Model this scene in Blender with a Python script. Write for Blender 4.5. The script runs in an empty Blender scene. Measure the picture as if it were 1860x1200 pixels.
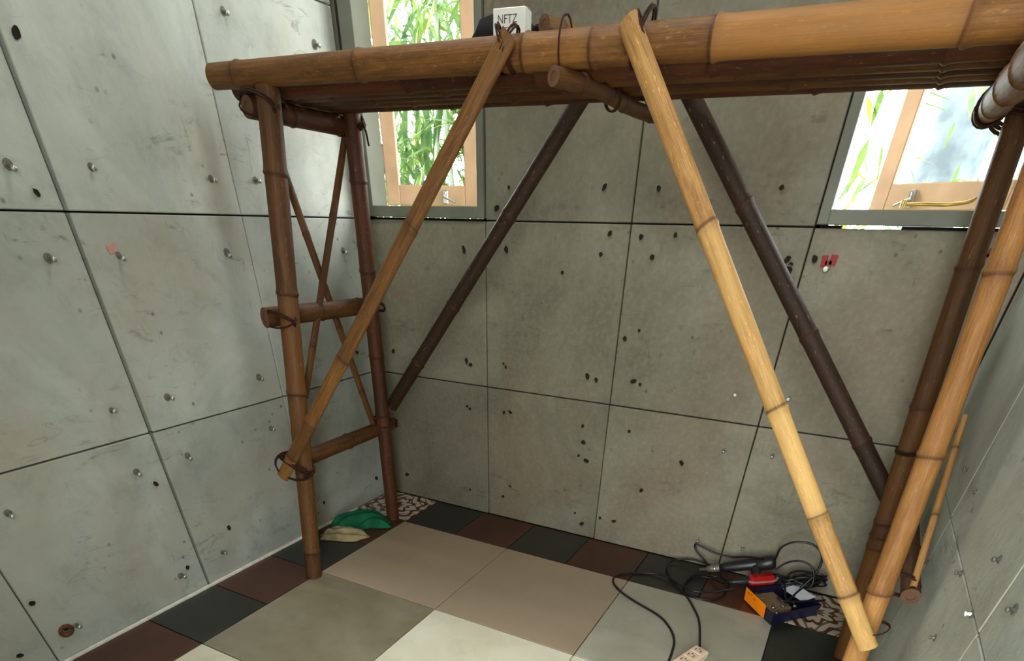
import bpy, math, random
from mathutils import Vector, Matrix
random.seed(7)
S = bpy.context.scene
COL = S.collection

# ------------------------------------------------------------------ camera, sky, light, exposure
cam_d = bpy.data.cameras.new('camera')
cam = bpy.data.objects.new('camera', cam_d)
COL.objects.link(cam)
RIGHT = Vector((0.88042, 0.47392, 0.01599))
DOWN = Vector((0.30826, -0.54639, -0.77874))
FWD = Vector((-0.36032, 0.69055, -0.62714))
m = Matrix((RIGHT, -DOWN, -FWD)).transposed().to_4x4()
m.translation = Vector((2.0300, -2.3628, 1.2019))
cam.matrix_world = m
cam_d.sensor_fit = 'HORIZONTAL'
cam_d.sensor_width = 36.0
cam_d.lens = 989.78 / 1860 * 36
cam_d.shift_y = (1201.27 - 600) / 1860
cam_d.clip_start = 0.02
S.camera = cam

SKY_STRENGTH = 15.5
world = bpy.data.worlds.new('sky')
S.world = world
world.use_nodes = True
wt = world.node_tree
bg = wt.nodes['Background']
bg.inputs['Color'].default_value = (0.93, 0.98, 1.0, 1)
bg.inputs['Strength'].default_value = SKY_STRENGTH
try:
    world.cycles.sampling_method = 'AUTOMATIC'
except Exception:
    pass

def portal(name, loc, rot, sx, sy):
    l = bpy.data.lights.new(name, 'AREA')
    l.shape = 'RECTANGLE'
    l.size = sx
    l.size_y = sy
    l.cycles.is_portal = True
    o = bpy.data.objects.new(name, l)
    o.location = loc
    o.rotation_euler = rot
    COL.objects.link(o)
    return o

H = math.pi / 2
portal('window_daylight', (0.357, 0.10, 1.75), (-H, 0, 0), 0.52, 1.02)
portal('window_daylight', (2.11, 0.10, 1.75), (-H, 0, 0), 0.52, 1.02)
portal('doorway_daylight', (2.11, -2.80, 1.325), (H, 0, 0), 0.54, 2.65)
portal('skylight_daylight', (1.06, -0.66, 2.80), (0, 0, 0), 1.88, 0.20)

S.view_settings.view_transform = 'Standard'
S.view_settings.look = 'None'
S.view_settings.exposure = 0.22
S.view_settings.gamma = 1.0
S.view_settings.use_curve_mapping = False
S.cycles.max_bounces = 8
S.cycles.diffuse_bounces = 5
S.cycles.glossy_bounces = 3
S.cycles.transparent_max_bounces = 8
S.cycles.sample_clamp_indirect = 6.0
S.cycles.caustics_reflective = False
S.cycles.caustics_refractive = False

# ------------------------------------------------------------------ colours and materials
def lin(c):
    c /= 255.0
    return c / 12.92 if c <= 0.04045 else ((c + 0.055) / 1.055) ** 2.4

def rgb(r, g, b):
    return (lin(r), lin(g), lin(b), 1.0)

class NT:
    def __init__(self, name, rough=0.6, spec=0.5):
        self.m = bpy.data.materials.new(name)
        self.m.use_nodes = True
        self.t = self.m.node_tree
        self.b = self.t.nodes['Principled BSDF']
        self.b.inputs['Roughness'].default_value = rough
        self.b.inputs['Specular IOR Level'].default_value = spec
    def n(self, kind, **kw):
        x = self.t.nodes.new(kind)
        for k, v in kw.items():
            setattr(x, k, v)
        return x
    def link(self, a, b):
        self.t.links.new(a, b)
    def set(self, sock, v):
        if hasattr(v, 'is_linked') or isinstance(v, bpy.types.NodeSocket):
            self.link(v, sock)
        else:
            sock.default_value = v
    def coord(self, which='Object', scale=(1, 1, 1), rot=(0, 0, 0)):
        c = self.n('ShaderNodeTexCoord')
        mp = self.n('ShaderNodeMapping')
        mp.inputs['Scale'].default_value = scale
        mp.inputs['Rotation'].default_value = rot
        self.link(c.outputs[which], mp.inputs['Vector'])
        return mp.outputs['Vector']
    def noise(self, vec, scale, detail=4, rough=0.55, dist=0.0):
        x = self.n('ShaderNodeTexNoise')
        x.inputs['Scale'].default_value = scale
        x.inputs['Detail'].default_value = detail
        x.inputs['Roughness'].default_value = rough
        x.inputs['Distortion'].default_value = dist
        self.link(vec, x.inputs['Vector'])
        return x.outputs['Fac']
    def ramp(self, fac, p0, p1, c0=(0, 0, 0, 1), c1=(1, 1, 1, 1)):
        x = self.n('ShaderNodeValToRGB')
        e = x.color_ramp.elements
        e[0].position, e[1].position = p0, p1
        e[0].color, e[1].color = c0, c1
        self.link(fac, x.inputs['Fac'])
        return x.outputs['Color']
    def mix(self, fac, a, b, mode='MIX'):
        x = self.n('ShaderNodeMix', data_type='RGBA', blend_type=mode)
        self.set(x.inputs[0], fac)
        self.set(x.inputs[6], a)
        self.set(x.inputs[7], b)
        return x.outputs[2]
    def math(self, op, a, b=0.0, c=None):
        x = self.n('ShaderNodeMath', operation=op)
        self.set(x.inputs[0], a)
        self.set(x.inputs[1], b)
        if c is not None:
            self.set(x.inputs[2], c)
        return x.outputs[0]
    def color(self, c):
        self.set(self.b.inputs['Base Color'], c)
    def bump(self, height, strength=0.3, dist=0.01):
        x = self.n('ShaderNodeBump')
        x.inputs['Strength'].default_value = strength
        x.inputs['Distance'].default_value = dist
        self.link(height, x.inputs['Height'])
        self.link(x.outputs['Normal'], self.b.inputs['Normal'])

def plain(name, c, rough=0.5, spec=0.5, metal=0.0, var=0.12, scale=30):
    k = NT(name, rough, spec)
    v = k.coord()
    n = k.noise(v, scale, 3)
    d = tuple(x * (1 - var) for x in c[:3]) + (1,)
    u = tuple(min(1, x * (1 + var)) for x in c[:3]) + (1,)
    k.color(k.mix(k.ramp(n, 0.35, 0.65), d, u))
    k.b.inputs['Metallic'].default_value = metal
    return k.m

def panel_material(name, c_light, c_dark, c_warm):
    k = NT(name, 0.62, 0.35)
    v = k.coord()
    big = k.noise(v, 1.9, 6, 0.62, 0.6)
    med = k.noise(v, 7, 6, 0.68, 0.3)
    fine = k.noise(v, 55, 4, 0.6)
    c = k.mix(k.ramp(big, 0.36, 0.64), c_dark, c_light)
    warm = k.ramp(k.noise(k.coord(scale=(1.3, 1.1, 0.9)), 1.6, 5, 0.6, 0.5), 0.48, 0.66)
    c = k.mix(k.math('MULTIPLY', warm, 0.6), c, c_warm)
    c = k.mix(k.math('MULTIPLY', k.ramp(med, 0.5, 0.74), 0.26), c, rgb(70, 68, 56))
    # smudges and scuffs: stretched, slanted streaks kept to patches
    patch = k.ramp(k.noise(v, 3.1, 3), 0.44, 0.6)
    scuff_v = k.coord(scale=(9, 9, 26), rot=(0.6, 0.5, 0.3))
    scuff = k.ramp(k.noise(scuff_v, 1.0, 6, 0.72, 0.9), 0.57, 0.68)
    c = k.mix(k.math('MULTIPLY', k.math('MULTIPLY', scuff, patch), 0.5), c, rgb(62, 58, 46))
    scuff_w = k.coord(scale=(30, 30, 8), rot=(-0.5, 0.7, 0.2))
    scuff2 = k.ramp(k.noise(scuff_w, 1.0, 5, 0.7, 1.2), 0.62, 0.70)
    c = k.mix(k.math('MULTIPLY', k.math('MULTIPLY', scuff2, patch), 0.35), c, rgb(56, 52, 42))
    vor = k.n('ShaderNodeTexVoronoi')
    vor.inputs['Scale'].default_value = 15
    k.link(v, vor.inputs['Vector'])
    pit = k.ramp(vor.outputs['Distance'], 0.05, 0.12, (1, 1, 1, 1), (0, 0, 0, 1))
    c = k.mix(k.math('MULTIPLY', k.math('MULTIPLY', pit, patch), 0.7), c, rgb(58, 54, 44))
    c = k.mix(k.math('MULTIPLY', k.ramp(fine, 0.45, 0.8), 0.10), c, rgb(205, 205, 190))
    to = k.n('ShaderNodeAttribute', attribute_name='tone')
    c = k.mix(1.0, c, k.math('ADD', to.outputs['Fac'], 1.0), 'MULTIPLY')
    k.color(c)
    h = k.math('ADD', k.math('MULTIPLY', med, 0.7), k.math('MULTIPLY', fine, 0.25))
    k.bump(h, 0.28, 0.012)
    return k.m

M = {}
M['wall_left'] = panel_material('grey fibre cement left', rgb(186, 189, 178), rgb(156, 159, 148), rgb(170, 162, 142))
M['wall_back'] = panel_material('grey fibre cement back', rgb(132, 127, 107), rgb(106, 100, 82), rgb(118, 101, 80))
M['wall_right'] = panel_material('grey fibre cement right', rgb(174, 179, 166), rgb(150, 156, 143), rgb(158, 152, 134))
M['backing'] = plain('dark joint backing', rgb(52, 46, 34), 0.9, 0.2)
M['plaster'] = plain('pale plaster', rgb(140, 138, 128), 0.8, 0.3, scale=4)
M['bounce_pad'] = plain('pale porch screed', rgb(205, 200, 188), 0.8, 0.3, scale=4)
M['ceiling'] = plain('ceiling board', rgb(120, 104, 84), 0.85, 0.2, scale=3)
M['grey_frame'] = plain('grey painted frame', rgb(112, 113, 98), 0.55, 0.4, scale=6)
M['white_strip'] = plain('pale grout strip', rgb(222, 218, 200), 0.6, 0.4)
M['steel'] = plain('bright screw steel', rgb(198, 196, 186), 0.32, 0.5, 0.85)
M['dull_steel'] = plain('dull bolt steel', rgb(126, 122, 110), 0.5, 0.5, 0.6)
M['white_cap'] = plain('white bolt cap', rgb(236, 234, 226), 0.4, 0.5)
M['hole'] = plain('dark drilled hole', rgb(44, 38, 30), 0.95, 0.1)
M['hole_rim'] = plain('chipped grey crater', rgb(112, 108, 96), 0.9, 0.2, var=.3, scale=200)
M['red_paint'] = plain('red paint mark', rgb(140, 40, 38), 0.6, 0.3)
M['black'] = plain('black rubber', rgb(20, 20, 20), 0.42, 0.5)
M['black_plastic'] = plain('black plastic', rgb(30, 30, 30), 0.38, 0.5)
M['navy'] = plain('navy plastic', rgb(22, 24, 52), 0.4, 0.5)
M['red_plastic'] = plain('red tool plastic', rgb(170, 26, 28), 0.25, 0.6)
M['clear_shell'] = plain('clear pinkish shell', rgb(176, 120, 110), 0.2, 0.6)
M['orange'] = plain('orange paper label', rgb(255, 138, 8), 0.7, 0.2, var=0.04)
M['orange_ink'] = plain('dark orange print', rgb(190, 84, 4), 0.7, 0.2)
M['white_card'] = plain('white card', rgb(228, 232, 238), 0.6, 0.3, var=0.05)
M['kraft'] = plain('brown cardboard', rgb(140, 118, 84), 0.8, 0.2)
M['socket'] = plain('pinkish cream socket plastic', rgb(236, 206, 176), 0.4, 0.5, var=0.06)
M['slot'] = plain('dark socket slot', rgb(92, 62, 36), 0.7, 0.2)
M['box_white'] = plain('white carton', rgb(232, 230, 218), 0.6, 0.3, var=0.04)
M['ink'] = plain('dark grey print', rgb(74, 74, 70), 0.7, 0.2)
M['bag'] = plain('black bag cloth', rgb(24, 21, 20), 0.85, 0.2)
M['rope'] = plain('dark brown lashing', rgb(52, 29, 19), 0.85, 0.2, var=0.3, scale=200)
M['sash_wood'] = plain('pale pinkish timber', rgb(232, 190, 150), 0.5, 0.4, var=0.1, scale=8)
M['sash_edge'] = plain('brown timber edge', rgb(150, 108, 76), 0.55, 0.4, var=0.1, scale=8)
M['brass'] = plain('yellow brass latch', rgb(200, 164, 76), 0.35, 0.5, 0.7)
M['earth'] = plain('grassy earth', rgb(84, 92, 56), 0.95, 0.1, var=0.4, scale=1.5)
M['culm_white'] = plain('pale bamboo culm', rgb(150, 156, 140), 0.5, 0.4, scale=5)
M['bark'] = plain('blue grey bark', rgb(92, 98, 104), 0.9, 0.2, var=0.3, scale=6)

def glass():
    k = NT('window glass')
    t = k.t
    t.nodes.remove(k.b)
    tr = k.n('ShaderNodeBsdfTransparent')
    tr.inputs['Color'].default_value = (0.93, 0.96, 0.95, 1)
    gl = k.n('ShaderNodeBsdfGlossy')
    gl.inputs['Roughness'].default_value = 0.05
    fr = k.n('ShaderNodeFresnel')
    fr.inputs['IOR'].default_value = 1.35
    mx = k.n('ShaderNodeMixShader')
    k.link(fr.outputs[0], mx.inputs[0])
    k.link(tr.outputs[0], mx.inputs[1])
    k.link(gl.outputs[0], mx.inputs[2])
    k.link(mx.outputs[0], t.nodes['Material Output'].inputs['Surface'])
    return k.m
M['glass'] = glass()

def leaf_material(name, a, b):
    k = NT(name, 0.45, 0.4)
    v = k.coord()
    c = k.mix(k.ramp(k.noise(v, 3.0, 3), 0.35, 0.65), a, b)
    c = k.mix(k.math('MULTIPLY', k.ramp(k.noise(v, 14, 2), 0.45, 0.7), 0.4), c, rgb(140, 150, 92))
    k.color(c)
    tl = k.n('ShaderNodeBsdfTranslucent')
    k.link(c, tl.inputs['Color'])
    mx = k.n('ShaderNodeMixShader')
    mx.inputs[0].default_value = 0.45
    k.link(k.b.outputs[0], mx.inputs[1])
    k.link(tl.outputs[0], mx.inputs[2])
    k.link(mx.outputs[0], k.t.nodes['Material Output'].inputs['Surface'])
    return k.m
M['leaf'] = leaf_material('bamboo leaf', rgb(88, 112, 52), rgb(62, 92, 54))
M['leaf_yellow'] = leaf_material('yellow green leaf', rgb(122, 132, 50), rgb(98, 120, 48))

def bamboo(name, a, b, stain, rough=0.56, speck=0.3):
    """a, b: fibre colours; stain: weathering.  UV.x runs along the culm in metres, UV.y round it."""
    k = NT(name, rough, 0.28)
    uv = k.n('ShaderNodeUVMap')
    sp = k.n('ShaderNodeSeparateXYZ')
    k.link(uv.outputs[0], sp.inputs[0])
    an = k.math('MULTIPLY', sp.outputs[1], 6.28318)
    def vec(ku, kv):
        cb = k.n('ShaderNodeCombineXYZ')
        k.link(k.math('MULTIPLY', sp.outputs[0], ku), cb.inputs[0])
        k.link(k.math('MULTIPLY', k.math('COSINE', an), kv), cb.inputs[1])
        k.link(k.math('MULTIPLY', k.math('SINE', an), kv), cb.inputs[2])
        return cb.outputs[0]
    pale = tuple(min(1, x * 1.45) for x in a[:3]) + (1,)
    fib = k.noise(vec(2.0, 9.0), 1.6, 5, 0.6)
    blot = k.noise(vec(6.0, 1.2), 1.3, 5, 0.65, 0.5)
    spk = k.noise(vec(55.0, 5.0), 1.0, 4, 0.6)
    c = k.mix(k.ramp(fib, 0.38, 0.62), a, b)
    c = k.mix(k.math('MULTIPLY', k.ramp(blot, 0.44, 0.66), 0.72), c, stain)
    blot2 = k.noise(vec(11.0, 2.2), 1.7, 6, 0.7, 0.8)
    c = k.mix(k.math('MULTIPLY', k.ramp(blot2, 0.52, 0.68), 0.4), c, pale)
    c = k.mix(k.math('MULTIPLY', k.ramp(spk, 0.62, 0.72), speck), c, rgb(226, 196, 140))
    c = k.mix(k.math('MULTIPLY', k.ramp(spk, 0.36, 0.28), speck * 0.8), c, rgb(60, 36, 18))
    to = k.n('ShaderNodeAttribute', attribute_name='tone')
    c = k.mix(k.math('MULTIPLY', k.math('MAXIMUM', to.outputs['Fac'], 0.0), 0.55), c, pale)
    c = k.mix(k.math('MULTIPLY', k.math('MAXIMUM', k.math('MULTIPLY', to.outputs['Fac'], -1.0), 0.0), 0.55), c, stain)
    at = k.n('ShaderNodeAttribute', attribute_name='node')
    c = k.mix(k.math('MULTIPLY', at.outputs['Fac'], 0.85), c, rgb(64, 36, 18))
    k.color(c)
    k.bump(k.math('ADD', fib, k.math('MULTIPLY', spk, 0.4)), 0.25, 0.004)
    return k.m
M['bamboo_pale'] = bamboo('pale straw bamboo', rgb(228, 178, 108), rgb(202, 148, 84), rgb(146, 94, 46), 0.56, 0.5)
M['bamboo_honey'] = bamboo('honey bamboo', rgb(190, 138, 76), rgb(162, 110, 56), rgb(124, 78, 38))
M['bamboo_tan'] = bamboo('tan weathered bamboo', rgb(146, 100, 48), rgb(116, 76, 34), rgb(76, 48, 24))
M['bamboo_brown'] = bamboo('brown weathered bamboo', rgb(114, 74, 32), rgb(90, 56, 23), rgb(58, 35, 16))
M['bamboo_red'] = bamboo('reddish brown bamboo', rgb(94, 50, 24), rgb(72, 36, 17), rgb(48, 25, 13))
M['bamboo_dark'] = bamboo('dark stained bamboo', rgb(52, 34, 24), rgb(36, 24, 17), rgb(24, 16, 12), 0.6, 0.45)
M['cut_end'] = plain('cut bamboo end', rgb(96, 70, 50), 0.8, 0.2, scale=60)
M['cut_inside'] = plain('hollow bamboo inside', rgb(70, 44, 26), 0.9, 0.1)

def tile_material(name, a, b, rough, cloud=2.0, speck=0.2, spec=0.5):
    k = NT(name, rough, spec)
    v = k.coord()
    c = k.mix(k.ramp(k.noise(v, cloud, 5, 0.6, 0.3), 0.36, 0.66), a, b)
    c = k.mix(k.math('MULTIPLY', k.ramp(k.noise(v, 11, 5, 0.7), 0.52, 0.72), speck), c, tuple(x * 0.55 for x in b[:3]) + (1,))
    k.color(c)
    k.bump(k.noise(v, 20, 4), 0.06, 0.004)
    return k.m
M['tile_beige'] = tile_material('smooth beige tile', rgb(176, 155, 130), rgb(166, 146, 120), 0.38, 1.5, 0.08)
M['tile_stone'] = tile_material('pale mottled stone tile', rgb(236, 230, 204), rgb(222, 213, 184), 0.42, 3.0, 0.22)
M['tile_grey'] = tile_material('grey cement tile', rgb(182, 178, 160), rgb(164, 158, 138), 0.45, 3.0, 0.25)  # grey tile lightened to paint in the light at the back right
M['tile_olive'] = tile_material('brownish stained and shaded cement tile', rgb(150, 142, 118), rgb(128, 116, 90), 0.45, 2.4, 0.3)  # darker copy of the grey tile: brownish stain plus painted shade
M['tile_slate'] = tile_material('dark slate border tile', rgb(50, 50, 44), rgb(36, 36, 31), 0.32, 2.0, 0.15)
M['tile_brown'] = tile_material('red brown border tile', rgb(86, 50, 36), rgb(68, 38, 27), 0.32, 2.0, 0.15)
M['grout'] = plain('brown grout', rgb(70, 60, 46), 0.9, 0.1)

def pattern_tile():
    k = NT('ornate red and white tile', 0.35, 0.5)
    v = k.coord('Object', scale=(3.3333,) * 3)
    sp = k.n('ShaderNodeSeparateXYZ')
    k.link(v, sp.inputs[0])
    def fold(s, off):
        x = k.math('FRACT', k.math('ADD', s, off))
        return k.math('ABSOLUTE', k.math('SUBTRACT', x, 0.5))
    fx, fy = fold(sp.outputs[0], 0.0), fold(sp.outputs[1], 0.0)
    r = k.math('SQRT', k.math('ADD', k.math('POWER', fx, 2.0), k.math('POWER', fy, 2.0)))
    an = k.math('ARCTAN2', fy, fx)
    w = k.math('SINE', k.math('ADD', k.math('MULTIPLY', r, 30.0), k.math('MULTIPLY', k.math('SINE', k.math('MULTIPLY', an, 8.0)), 1.7)))
    w2 = k.math('SINE', k.math('MULTIPLY', k.math('MULTIPLY', k.math('ADD', fx, 0.1), k.math('ADD', fy, 0.1)), 90.0))
    c = k.mix(k.ramp(w, 0.35, 0.55), rgb(206, 190, 166), rgb(104, 52, 38))
    c = k.mix(k.math('MULTIPLY', k.ramp(w2, 0.72, 0.85), 0.8), c, rgb(58, 44, 36))
    k.color(c)
    return k.m
M['tile_pattern'] = pattern_tile()

def cloth_material(name, a, b):
    k = NT(name, 0.9, 0.2)
    v = k.coord()
    c = k.mix(k.ramp(k.noise(v, 16, 4), 0.38, 0.64), a, b)
    k.color(c)
    k.bump(k.noise(v, 220, 3), 0.25, 0.002)
    return k.m
M['cloth_green'] = cloth_material('green cloth', rgb(26, 102, 66), rgb(17, 74, 50))
M['cloth_beige'] = cloth_material('beige cloth', rgb(168, 150, 112), rgb(128, 110, 80))

# ------------------------------------------------------------------ mesh builder
class MB:
    def __init__(self):
        self.v, self.f, self.mi, self.uv, self.node, self.sm, self.tone = [], [], [], {}, {}, [], {}
    def add(self, verts, faces, mi=0, smooth=False, uvs=None, node=None, tone=None):
        o = len(self.v)
        if tone:
            self.tone.update({o + i: w for i, w in enumerate(tone)})
        self.v += [tuple(x) for x in verts]
        for n, fc in enumerate(faces):
            if uvs:
                self.uv[len(self.f)] = uvs[n]
            self.f.append(tuple(i + o for i in fc))
            self.mi.append(mi)
            self.sm.append(smooth)
        if node:
            for i, w in enumerate(node):
                if w:
                    self.node[o + i] = w
    def box(self, c, s, rot=None, mi=0, bev=0.0, tone=0.0):
        """box, optionally with chamfered edges; rot is a 3x3 matrix"""
        hx, hy, hz = s[0] / 2, s[1] / 2, s[2] / 2
        b = min(bev, hx * .9, hy * .9, hz * .9)
        vs, fs = [], []
        if b <= 0:
            vs = [Vector((x * hx, y * hy, z * hz)) for z in (-1, 1) for y in (-1, 1) for x in (-1, 1)]
            fs = [(0, 2, 3, 1), (4, 5, 7, 6), (0, 1, 5, 4), (2, 6, 7, 3), (0, 4, 6, 2), (1, 3, 7, 5)]
        else:
            idx = {}
            for sx in (-1, 1):
                for sy in (-1, 1):
                    for sz in (-1, 1):
                        for a in range(3):
                            p = [sx * (hx - b), sy * (hy - b), sz * (hz - b)]
                            p[a] = (sx, sy, sz)[a] * (hx, hy, hz)[a]
                            idx[(sx, sy, sz, a)] = len(vs)
                            vs.append(Vector(p))
            for a in range(3):
                o1, o2 = (a + 1) % 3, (a + 2) % 3
                for s in (-1, 1):
                    q = []
                    for t, u in ((-1, -1), (1, -1), (1, 1), (-1, 1)):
                        k = [0, 0, 0]; k[a], k[o1], k[o2] = s, t, u
                        q.append(idx[(*k, a)])
                    fs.append(tuple(q if s > 0 else reversed(q)))
                for t in (-1, 1):
                    for u in (-1, 1):
                        k1 = [0, 0, 0]; k2 = [0, 0, 0]
                        k1[a], k1[o1], k1[o2] = -1, t, u
                        k2[a], k2[o1], k2[o2] = 1, t, u
                        q = [idx[(*k1, o1)], idx[(*k2, o1)], idx[(*k2, o2)], idx[(*k1, o2)]]
                        fs.append(tuple(q if t * u < 0 else reversed(q)))
            for sx in (-1, 1):
                for sy in (-1, 1):
                    for sz in (-1, 1):
                        q = [idx[(sx, sy, sz, a)] for a in range(3)]
                        fs.append(tuple(q if sx * sy * sz > 0 else reversed(q)))
        c = Vector(c)
        if rot is not None:
            vs = [rot @ x for x in vs]
        self.add([x + c for x in vs], fs, mi, tone=[tone] * len(vs) if tone else None)
    def quad(self, a, b, c, d, mi=0):
        self.add([a, b, c, d], [(0, 1, 2, 3)], mi)
    def tube(self, path, rad, seg=12, caps=True, mi=0, closed=False, cap_mi=None):
        P = [Vector(p) for p in path]
        n = len(P)
        R = rad if isinstance(rad, (list, tuple)) else [rad] * n
        T = []
        for i in range(n):
            a = P[(i - 1) % n] if (closed or i > 0) else P[i]
            b = P[(i + 1) % n] if (closed or i < n - 1) else P[i]
            T.append((b - a).normalized())
        ref = Vector((0, 0, 1)) if abs(T[0].z) < .9 else Vector((1, 0, 0))
        u = T[0].cross(ref).normalized()
        vs = []
        for i in range(n):
            u = (u - T[i] * u.dot(T[i]))
            u = u.normalized() if u.length > 1e-6 else T[i].orthogonal().normalized()
            w = T[i].cross(u)
            for k in range(seg):
                a = 2 * math.pi * k / seg
                vs.append(P[i] + (u * math.cos(a) + w * math.sin(a)) * R[i])
        fs = []
        for i in range(n if closed else n - 1):
            j = (i + 1) % n
            for k in range(seg):
                l = (k + 1) % seg
                fs.append((i * seg + k, i * seg + l, j * seg + l, j * seg + k))
        self.add(vs, fs, mi, True)
        if caps and not closed:
            cm = mi if cap_mi is None else cap_mi
            self.add(vs[:seg], [tuple(reversed(range(seg)))], cm)
            self.add(vs[-seg:], [tuple(range(seg))], cm)
    def lathe(self, c, axis, prof, seg=14, mi=0):
        """prof: (distance along axis, radius)"""
        ax = Vector(axis).normalized()
        u = ax.orthogonal().normalized()
        w = ax.cross(u)
        c = Vector(c)
        vs = []
        for t, r in prof:
            for k in range(seg):
                a = 2 * math.pi * k / seg
                vs.append(c + ax * t + (u * math.cos(a) + w * math.sin(a)) * max(r, 1e-5))
        fs = []
        for i in range(len(prof) - 1):
            for k in range(seg):
                l = (k + 1) % seg
                fs.append((i * seg + k, i * seg + l, (i + 1) * seg + l, (i + 1) * seg + k))
        self.add(vs, fs, mi, True)
    def build(self, name, mats, parent=None, matrix=None):
        me = bpy.data.meshes.new(name)
        me.from_pydata(self.v, [], self.f)
        if not isinstance(mats, (list, tuple)):
            mats = [mats]
        for x in mats:
            me.materials.append(x)
        me.polygons.foreach_set('material_index', self.mi)
        me.polygons.foreach_set('use_smooth', self.sm)
        if self.uv:
            ul = me.uv_layers.new(name='UVMap')
            for pi, pol in enumerate(me.polygons):
                q = self.uv.get(pi)
                if q:
                    for n, li in enumerate(pol.loop_indices):
                        ul.data[li].uv = q[n]
        if self.node:
            at = me.attributes.new('node', 'FLOAT', 'POINT')
            for i, w in self.node.items():
                at.data[i].value = w
        if self.tone:
            at = me.attributes.new('tone', 'FLOAT', 'POINT')
            for i, w in self.tone.items():
                at.data[i].value = w
        me.validate()
        me.update()
        o = bpy.data.objects.new(name, me)
        COL.objects.link(o)
        if parent is not None:
            o.parent = parent
            o.matrix_parent_inverse = parent.matrix_world.inverted()
        return o

def tag(o, label=None, cat=None, group=None, kind=None):
    for k, v in (('label', label), ('category', cat), ('group', group), ('kind', kind)):
        if v:
            o[k] = v
    return o

def thing(name, loc, label, cat, group=None):
    o = bpy.data.objects.new(name, None)
    o.empty_display_size = 0.05
    COL.objects.link(o)
    o.location = loc
    bpy.context.view_layer.update()
    return tag(o, label, cat, group)

def smooth_path(pts, sub=6):
    """Catmull-Rom through the points"""
    P = [Vector(p) for p in pts]
    out = []
    for i in range(len(P) - 1):
        p0, p1, p2, p3 = P[max(i - 1, 0)], P[i], P[i + 1], P[min(i + 2, len(P) - 1)]
        for s in range(sub):
            t = s / sub
            out.append(0.5 * ((2 * p1) + (p2 - p0) * t + (2 * p0 - 5 * p1 + 4 * p2 - p3) * t * t + (3 * p1 - p0 - 3 * p2 + p3) * t ** 3))
    out.append(P[-1])
    return out

# ------------------------------------------------------------------ the room
W, D, CH = 2.415, -2.76, 2.72           # right wall x, front wall y, ceiling height
XS = [0.0, 0.638, 1.233, 1.831, W]      # panel joints on the back wall
ZS = [0.0, 0.612, 1.206, 1.806, 2.41, CH]
YS = [0.0, -0.615, -1.210, -1.81, -2.41, D]
GAP, TH = 0.0045, 0.035

def struct(o, kind='structure'):
    o['kind'] = kind
    return o

# floor: grey, beige and stone tiles with a border of slate, red brown and ornate tiles
fb = MB()
fb.box((1.2, -1.39, -0.045), (2.7, 2.95, 0.06), mi=6)
def ftile(x0, x1, y0, y1, mi):
    g = 0.0021
    fb.box(((x0 + x1) / 2, (y0 + y1) / 2, -0.01), (abs(x1 - x0) - 2 * g, abs(y1 - y0) - 2 * g, 0.02), mi=mi, bev=0.001)
BX, BY = 0.313, -0.297
look = {(0, 0): 0, (1, 0): 0, (2, 0): 2, (0, 1): 7, (1, 1): 1, (2, 1): 1, (0, 2): 1, (1, 2): 2, (2, 2): 0, (0, 3): 0, (1, 3): 1, (2, 3): 2}
for (i, j), mi in look.items():
    ftile(BX + .6 * i, BX + .6 * i + .6, BY - .6 * j, max(D, BY - .6 * j - .6), mi)
for k in range(6):
    ftile(BX + .3 * k, BX + .3 * k + .3, 0, BY, 3 if k % 2 == 0 else 4)
for k in range(9):
    y0 = BY - .3 * k
    y1 = max(y0 - .3, D)
    ftile(0, BX, y0, y1, 4 if k % 2 == 0 else 3)
    ftile(BX + 1.8, W, y0, y1, 3 if k % 2 == 0 else 4)
ftile(0, BX, 0, BY, 5)
ftile(BX + 1.8, W, 0, BY, 5)
struct(fb.build('floor', [M['tile_beige'], M['tile_stone'], M['tile_grey'], M['tile_slate'], M['tile_brown'], M['tile_pattern'], M['grout'], M['tile_olive']]))

rng = random.Random(3)
def panels_x(name, mat, skip, zfun):
    """panels in the back wall plane y = 0"""
    mb = MB()
    for i in range(len(XS) - 1):
        for j in range(len(ZS) - 1):
            if (i, j) in skip:
                continue
            x0, x1, z0, z1 = XS[i] + GAP / 2, XS[i + 1] - GAP / 2, ZS[j] + GAP / 2, ZS[j + 1] - GAP / 2
            d = rng.uniform(0, 0.004)
            rot = Matrix.Rotation(rng.uniform(-.004, .004), 3, 'Z') @ Matrix.Rotation(rng.uniform(-.003, .003), 3, 'X')
            mb.box(((x0 + x1) / 2, TH / 2 + d, (z0 + z1) / 2), (x1 - x0, TH, z1 - z0), rot, 0, 0.0025, {(2, 0): .12, (3, 0): .22, (3, 1): .06, (0, 0): -.10, (1, 0): -.06, (2, 1): .05, (1, 2): -.05}.get((i, j), rng.uniform(-.05, .05)))  # panel tones carry painted light: lower right lightened, lower left darkened
    for (x0, x1, z0, z1) in zfun:
        mb.box(((x0 + x1) / 2, TH + 0.031, (z0 + z1) / 2), (x1 - x0, 0.05, z1 - z0), None, 1)
    return mb.build(name, [mat, M['backing']])

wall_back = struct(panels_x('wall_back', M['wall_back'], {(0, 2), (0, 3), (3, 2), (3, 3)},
    [(-0.1, XS[1], -.05, 1.2115), (XS[1] - 0.03, XS[3] + 0.03, -.05, CH), (XS[3], W + .1, -.05, 1.185), (XS[3], 1.842, 1.185, 1.2115), (1.862, 1.905, 1.185, 1.2115), (2.07, W + .1, 1.185, 1.2115),
     (-0.1, XS[1], 2.41, CH), (XS[3], W + .1, 2.41, CH)]))

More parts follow.
